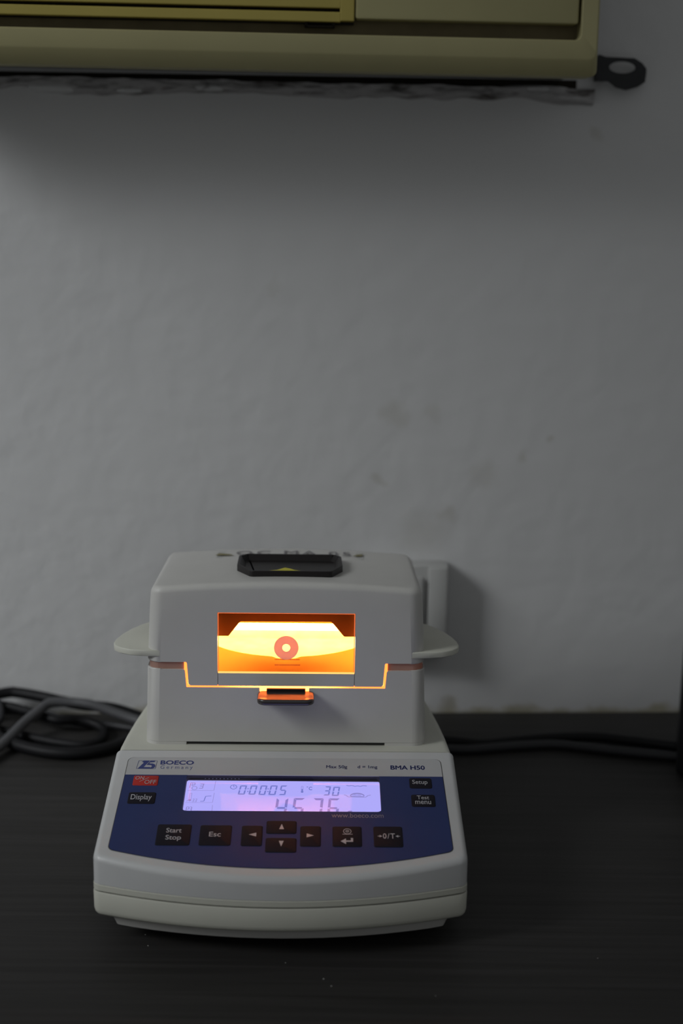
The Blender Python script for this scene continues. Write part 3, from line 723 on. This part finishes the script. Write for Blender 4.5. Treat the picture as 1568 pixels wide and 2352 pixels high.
# subdivide the top edge so it meets the ring
topline = [(ob[nf - i][0], 0.129, ZM) for i in range(1, nf)]
lid = link('lid', bm, WHITE, A, True, 33)
bm = bmesh.new(); prism(bm, [poly + topline], (0, 0.0012, 0)); link('lid_front', bm, WHITE, lid)

for s_ in (WU0, WU1):  # unseen strips added to stop lamp light leaking through the seams
    bm = bmesh.new(); box(bm, s_ - 0.0011, s_ + 0.0004, 0.1297, 0.1318, ZA + 0.0004, 0.1137); link('seam_light_block', bm, SEAM, lid)
bm = bmesh.new()
prism(bm, [[(u, 0.1290, z) for u, z in ((WU0 + 0.0003, ZA), (WU1 - 0.0003, ZA), (WU1 - 0.0003, 0.1133), (WU0 + 0.0003, 0.1133))]], (0, 0.0012, 0))
link('window_sill_panel', bm, WHITE, lid)
bm = bmesh.new(); prism(bm, [[(u, 0.1292, z) for u, z in ((WU0 + 0.0005, 0.1138), (WU1 - 0.0005, 0.1138), (WU1 - 0.0005, 0.1497), (WU0 + 0.0005, 0.1497))]], (0, 0.0010, 0))
link('window_glass', bm, TINT, lid)
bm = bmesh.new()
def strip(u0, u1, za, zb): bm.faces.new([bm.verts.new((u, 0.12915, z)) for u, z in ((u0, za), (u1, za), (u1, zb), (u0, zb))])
strip(WU0 + 0.0002, WU1 - 0.0002, 0.1133, 0.1144); link('glass_edge_glow', bm, EDGEB, lid)
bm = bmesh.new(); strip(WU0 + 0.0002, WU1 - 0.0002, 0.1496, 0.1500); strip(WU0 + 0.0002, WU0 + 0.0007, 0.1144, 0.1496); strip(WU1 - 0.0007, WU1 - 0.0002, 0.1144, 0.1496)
tag(link('glass_edge_glow', bm, EDGE, lid), 'emissive strips as lamp light in the amber glass edges')
bm = bmesh.new()
prism(bm, [[(0.0001 + r * math.cos(2 * math.pi * k / 40), 0.12885, 0.1291 + r * math.sin(2 * math.pi * k / 40)) for k in range(40)] for r in (0.0072, 0.0023)], (0, 0.0003, 0))
tag(link('sight_ring', bm, RINGM, lid), 'pinkish ring on the window glass')
bm = bmesh.new()
for zz, seed in ((0.1216, 1), (0.1183, 2)):
    random.seed(seed); u = -0.0066
    while u < 0.0078:
        w = random.uniform(0.0003, 0.0008); bm.faces.new([bm.verts.new((a, 0.1291, b)) for a, b in ((u, zz), (u + w, zz), (u + w, zz + 0.0006), (u, zz + 0.0006))]); u += w + 0.0002
link('window_print', bm, mat('window_print_ink', (0.45, 0.12, 0.03), 0.6), lid)

for s in (-1, 1):
    fo = [(0.0735, 0.1290), (0.083, 0.1293), (0.0910, 0.1310), (0.0975, 0.1348), (0.1012, 0.1395), (0.1022, 0.1450), (0.1016, 0.1520), (0.0992, 0.1620), (0.0954, 0.1720), (0.0905, 0.1815), (0.0860, 0.1878), (0.0800, 0.1915), (0.0735, 0.1915)]
    fo = [(s * x, y) for x, y in fo]
    bm = bmesh.new()
    loft(bm, [[(x, y, z) for x, y in inset(fo, d, lambda p: abs(p[0]) < 0.076)] for d, z in ((0.0006, 0.1231), (0.0, 0.1235), (0.0, 0.1262), (0.0003, 0.1266), (0.0009, 0.1268))], True, True, True)
    link('side_handle', bm, CREAM, lid, True, 45)

# grip in the lid top
def LT(d): return lambda u, v: Vector((u, v, ztop(u, v) + d))
bm = bmesh.new()
gp = round_poly([(-0.0215, 0.1475), (0.0262, 0.1480), (0.0330, 0.168), (0.0325, 0.196), (0.0285, 0.202), (-0.0265, 0.202), (-0.0308, 0.196), (-0.0305, 0.168)], [0.003, 0.003, 0.006, 0.003, 0.003, 0.003, 0.003, 0.006], 5)
def grip_ring(d, hf, hb): 
    q = inset(gp, d); return [LT(0)(u, v) + Vector((0, 0, hf + (hb - hf) * min(1, max(0, (v - 0.1475) / 0.055)))) for u, v in q]
loft(bm, [grip_ring(0, -0.001, -0.001), grip_ring(0.0, 0.0032, 0.0040), grip_ring(0.0003, 0.0036, 0.0044), grip_ring(0.0016, 0.0036, 0.0044), grip_ring(0.0046, 0.0006, 0.0006)], True, False, True)
tag(link('finger_grip', bm, BROWNP, lid, True, 35), 'dark recessed finger grip on the lid')
yp = [(-0.0115, 0.0000), (-0.006, 0.0008), (-0.0025, 0.0026), (-0.0012, 0.0032), (0.0005, 0.0026), (0.0020, 0.0022), (0.0045, 0.0009), (0.0085, 0.0)]
bm = bmesh.new(); prism(bm, [[(u, 0.1500 + z * 0.25, ztop(0, 0.1500) + 0.0030 + z * 0.55) for u, z in yp]], (0, 0.0006, 0)); tag(link('sticker_remnant', bm, YELLOW, lid), 'torn yellow sticker inside the grip')
bm = bmesh.new(); fill(bm, [[LT(0.0002)(u, v) for u, v in ((-0.046, 0.2135), (0.047, 0.2135), (0.047, 0.2365), (-0.046, 0.2365))]]); link('label_sticker', bm, LABELM, lid)
lettering('QC MA 05', (-34.0, 39.0, 217.5, 233.0), LT(0.0006), INK, lid, bold=0.0, spacing=1.25)
for gl in ([(-47, 219), (-35, 217.5), (-38, 222), (-45, 227)], [(40, 219), (46, 220), (47, 229), (43, 226)], [(-14, 213), (3, 213), (0, 217), (-9, 216.5)]):
    polys('glue_remnant', [gl], LT(0.0008), OLDGLUE, lid)

# ------------------------------------------------------------------ air conditioner on the wall
AX, AY = 0.1610, 1.0275       # lower right front corner
AC = empty('air_conditioner', (AX, AY, 0.4620), WROT, 'yellowed window air conditioner with slatted grille high on the wall', 'air conditioner')
AC.rotation_euler = (0, R(0.36), WROT)
# local: x <= 0 along the wall to the left, y back, z up
DEPTH = (WY + SLOPE * AX - AY) * math.cos(WROT)
WX, HZ = -0.495, 0.36
bm = bmesh.new(); box(bm, WX + 0.006, -0.006, 0.030, DEPTH - 0.0005, 0.0030, HZ - 0.004, 0.002); link('case', bm, ACC, AC)
# front frame as profile rings around the opening
bm = bmesh.new()
OX0, OX1, OZ0, OZ1 = WX + 0.012, -0.0125, 0.0220, HZ - 0.02
def frame_ring(d, y, r):   # outer rings
    return [(x, y, z) for x, z in rrect(WX + d, -d, d, HZ - d, r, 6)]
def open_ring(d, y, r): return [(x, y, z) for x, z in rrect(OX0 - d, OX1 + d, OZ0 - d, OZ1 + d, r, 6)]
outer = lambda bot, side, y, r: [(x, y, z) for x, z in rrect(WX + side, -side, bot, HZ - side, r, 6)]
loft(bm, [outer(0.0018, 0.0015, 0.034, 0.004), outer(0.0, 0.0, 0.0315, 0.004), outer(0.0, 0.0, 0.0075, 0.004), outer(0.0010, 0.0004, 0.0058, 0.0045), outer(0.0096, 0.0018, 0.0006, 0.005), outer(0.0110, 0.0026, 0.0, 0.005),
          open_ring(0.0006, 0.0, 0.0045), open_ring(0, 0.0007, 0.004), open_ring(0, 0.016, 0.004)], True)
link('front_frame', bm, ACF, AC, True, 30)
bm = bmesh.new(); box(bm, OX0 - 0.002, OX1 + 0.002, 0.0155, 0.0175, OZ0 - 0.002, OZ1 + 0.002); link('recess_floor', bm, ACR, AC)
GXR = AX - 0.0042
xs = -(AX - 0.0042)                    # grille / cover border
bm = bmesh.new(); box(bm, xs + 0.0004, OX1 - 0.0016, 0.002, 0.0155, 0.0318, OZ1 - 0.001, 0.0018); link('cover_panel', bm, ACP, AC, True)
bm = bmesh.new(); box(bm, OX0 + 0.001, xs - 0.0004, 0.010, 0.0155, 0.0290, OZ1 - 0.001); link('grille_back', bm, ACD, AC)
bm = bmesh.new(); box(bm, xs - 0.0095, xs - 0.0004, 0.0030, 0.0100, 0.0305, OZ1 - 0.001, 0.0006); link('grille_stile', bm, ACG, AC)
bm = bmesh.new(); box(bm, OX0 + 0.001, OX0 + 0.010, 0.0030, 0.0100, 0.0305, OZ1 - 0.001, 0.0006); link('grille_stile', bm, ACG, AC)
bm0 = bmesh.new(); box(bm0, OX0 + 0.0095, xs - 0.0090, 0.0030, 0.0100, 0.0, 0.0061, 0.0006)
first = None
z = 0.0298
while z < OZ1 - 0.008:
    if first is None: first = link('grille_slat', bm0, ACG, AC); o = first
    else: o = first.copy(); C.objects.link(o)
    o.location = (0, 0, z); z += 0.0084
bm = bmesh.new(); zz = 0.0290
for a, b, c, d in ((-0.0273 - AX, -0.0257 - AX, 0.0, 0.0032), (-0.0100 - AX, -0.0084 - AX, 0.0, 0.0032), (-0.0273 - AX, -0.0084 - AX, 0.0, 0.0011)):
    box(bm, a, b, 0.006, 0.0155, 0.0268 + c, 0.0268 + d)
link('grille_clip', bm, ACD, AC)

# dark lug beside the air conditioner, fixed to the wall
lug = empty('wall_lug', (0.189, wall_y(0.189), 0.470), WROT, 'dark metal lug with an oval hole on the wall right of the air conditioner', 'bracket')
bm = bmesh.new()
out = round_poly([(-0.0175, 0.0115), (-0.012, 0.0098), (0.008, 0.0092), (0.0135, 0.0060), (0.0160, 0.0030), (0.0162, -0.0065), (0.0110, -0.0100), (0.0035, -0.0122), (-0.0035, -0.0105), (-0.0090, -0.0065), (-0.0175, -0.0060)], [0.001, 0.003, 0.003, 0.002, 0.002, 0.001, 0.001, 0.003, 0.002, 0.002, 0.001], 4)
hole = ellipse(0.0000, 0.0030, 0.0094, 0.0040, 28)
prism(bm, [[(x, -0.0135, z) for x, z in out], [(x, -0.0135, z) for x, z in hole]], (0, 0.0035, 0)); link('lug_plate', bm, LUG, lug)
bm = bmesh.new(); box(bm, -0.0175, -0.0090, -0.0105, -0.0002, -0.006, 0.010, 0.0008); link('lug_base', bm, LUG, lug)
bm = bmesh.new(); tube(bm, [(0.0148, -0.0115, 0.002), (0.0162, -0.006, -0.001), (0.0160, -0.003, -0.004), (0.0150, -0.001, -0.005)], 0.0022, 10); link('lug_pin', bm, LUG, lug)

# ------------------------------------------------------------------ wall socket
S = empty('wall_socket', (0.052, wall_y(0.052), 0.085), WROT, 'white plastic switch box on the wall behind the balance', 'socket')
bm = bmesh.new(); box(bm, -0.040, 0.0265, -0.017, 0.0, -0.036, 0.0345, 0.002); link('socket_box', bm, SOCK, S, True)
bm = bmesh.new(); box(bm, 0.0115, 0.0255, -0.0205, -0.0165, -0.034, 0.0335, 0.0012); link('socket_plate', bm, SOCK, S, True)
bm = bmesh.new(); box(bm, -0.020, 0.0075, -0.0215, -0.0165, -0.026, 0.026, 0.0012); link('rocker', bm, SOCK, S, True)

# ------------------------------------------------------------------ dark case cut by the right edge of the frame
K = empty('equipment_case', (0.2932, 1.0195, 0), R(-12.5), 'charcoal plastic equipment case standing at the right end of the table', 'case')
bm = bmesh.new(); ko = rrect(-0.0555, 0.0555, -0.045, 0.045, 0.006, 6)
loft(bm, [[(x, y, z) for x, y in inset(ko, d)] for d, z in ((0.002, 0.0025), (0.0, 0.0045), (0.0008, 0.072), (0.0020, 0.078), (0.0050, 0.082), (0.010, 0.0835))], True, True, True); link('case_shell', bm, CASE, K, True, 40)
for x in (-0.04, 0.04):
    for y in (-0.03, 0.03):
        bm = bmesh.new(); cyl_z(bm, x, y, 0, 0.003, 0.006); link('foot', bm, RUBBER, K)
for k_ in range(6):
    bm = bmesh.new(); box(bm, -0.028 + k_ * 0.010, -0.022 + k_ * 0.010, -0.0462, -0.0440, 0.02, 0.055, 0.0006); link('vent_slot', bm, RUBBER, K)

# ------------------------------------------------------------------ cables
def cable(name, pts, r, m, label, group=None):
    bm = bmesh.new(); tube(bm, pts, r, 14, 12)
    return tag(link(name, bm, m, None, True, 60), label, 'cable', group or 'cables lying along the back of the table')
cable('power_cable', [(-0.300, 1.074, 0.010), (-0.266, 1.080, 0.018), (-0.246, 1.088, 0.0205), (-0.237, 1.088, 0.0205), (-0.222, 1.083, 0.020), (-0.204, 1.076, 0.019), (-0.188, 1.076, 0.016), (-0.165, 1.080, 0.012), (-0.13, 1.075, 0.0045), (-0.07, 1.068, 0.004)], 0.0040, CABK, 'thick black cable highest against the wall at the left edge')
cable('power_cable', [(-0.252, 0.975, 0.0045), (-0.241, 1.000, 0.0055), (-0.234, 1.022, 0.007), (-0.226, 1.044, 0.012), (-0.2175, 1.057, 0.017), (-0.210, 1.066, 0.0205), (-0.196, 1.069, 0.0205), (-0.180, 1.067, 0.0195), (-0.164, 1.064, 0.015), (-0.148, 1.060, 0.011), (-0.125, 1.052, 0.007), (-0.095, 1.04, 0.005)], 0.0036, CABG, 'grey cable with a bright sheen arching over the black cables')
cable('power_cable', [(-0.290, 1.088, 0.011), (-0.252, 1.085, 0.012), (-0.230, 1.075, 0.0115), (-0.205, 1.058, 0.011), (-0.188, 1.064, 0.0085), (-0.1755, 1.061, 0.0065), (-0.1685, 1.052, 0.0045), (-0.1700, 1.036, 0.0035), (-0.180, 1.028, 0.0035), (-0.199, 1.032, 0.0035), (-0.220, 1.042, 0.0035), (-0.244, 1.055, 0.0035), (-0.290, 1.066, 0.0035)], 0.0033, CABK, 'black cable bent into a round loop left of the balance')
cable('power_cable', [(-0.300, 1.060, 0.0045), (-0.270, 1.052, 0.0045), (-0.242, 1.038, 0.0045), (-0.222, 1.021, 0.0045), (-0.198, 1.010, 0.0045), (-0.177, 1.010, 0.0045), (-0.158, 1.022, 0.0045), (-0.145, 1.036, 0.0045), (-0.115, 1.030, 0.0045)], 0.0042, CABK, 'thick black cable lying lowest in the left tangle')
cable('power_cable', [(-0.270, 1.070, 0.0030), (-0.258, 1.081, 0.010), (-0.2505, 1.082, 0.0145), (-0.2465, 1.070, 0.0105), (-0.245, 1.058, 0.0098), (-0.247, 1.046, 0.0095), (-0.256, 1.030, 0.0032), (-0.275, 1.012, 0.0030)], 0.0026, CABB, 'thin slate cable dropping steeply at the left edge')
cable('power_cable', [(-0.280, 1.092, 0.0045), (-0.246, 1.092, 0.005), (-0.219, 1.086, 0.0055), (-0.203, 1.077, 0.0045), (-0.187, 1.072, 0.003), (-0.165, 1.069, 0.003), (-0.14, 1.062, 0.003), (-0.11, 1.064, 0.003)], 0.0027, CABB, 'thin slate cable running along the wall under the grey arch')
cable('power_cable', [(0.045, 1.050, 0.0042), (0.083, 1.042, 0.0042), (0.103, 1.038, 0.0042), (0.126, 1.045, 0.0042), (0.155, 1.053, 0.0042), (0.186, 1.055, 0.0042), (0.207, 1.049, 0.0042), (0.226, 1.043, 0.0042), (0.2405, 1.038, 0.0042)], 0.0036, CABK, 'black cable waving farther back on the table right of the balance')
cable('power_cable', [(0.060, 1.032, 0.0035), (0.090, 1.029, 0.0035), (0.126, 1.037, 0.0035), (0.153, 1.041, 0.0035), (0.171, 1.037, 0.0035), (0.198, 1.029, 0.0035), (0.2282, 1.022, 0.0035), (0.2370, 1.020, 0.0035)], 0.0033, CABB, 'dark grey cable nearer the front, right of the balance')
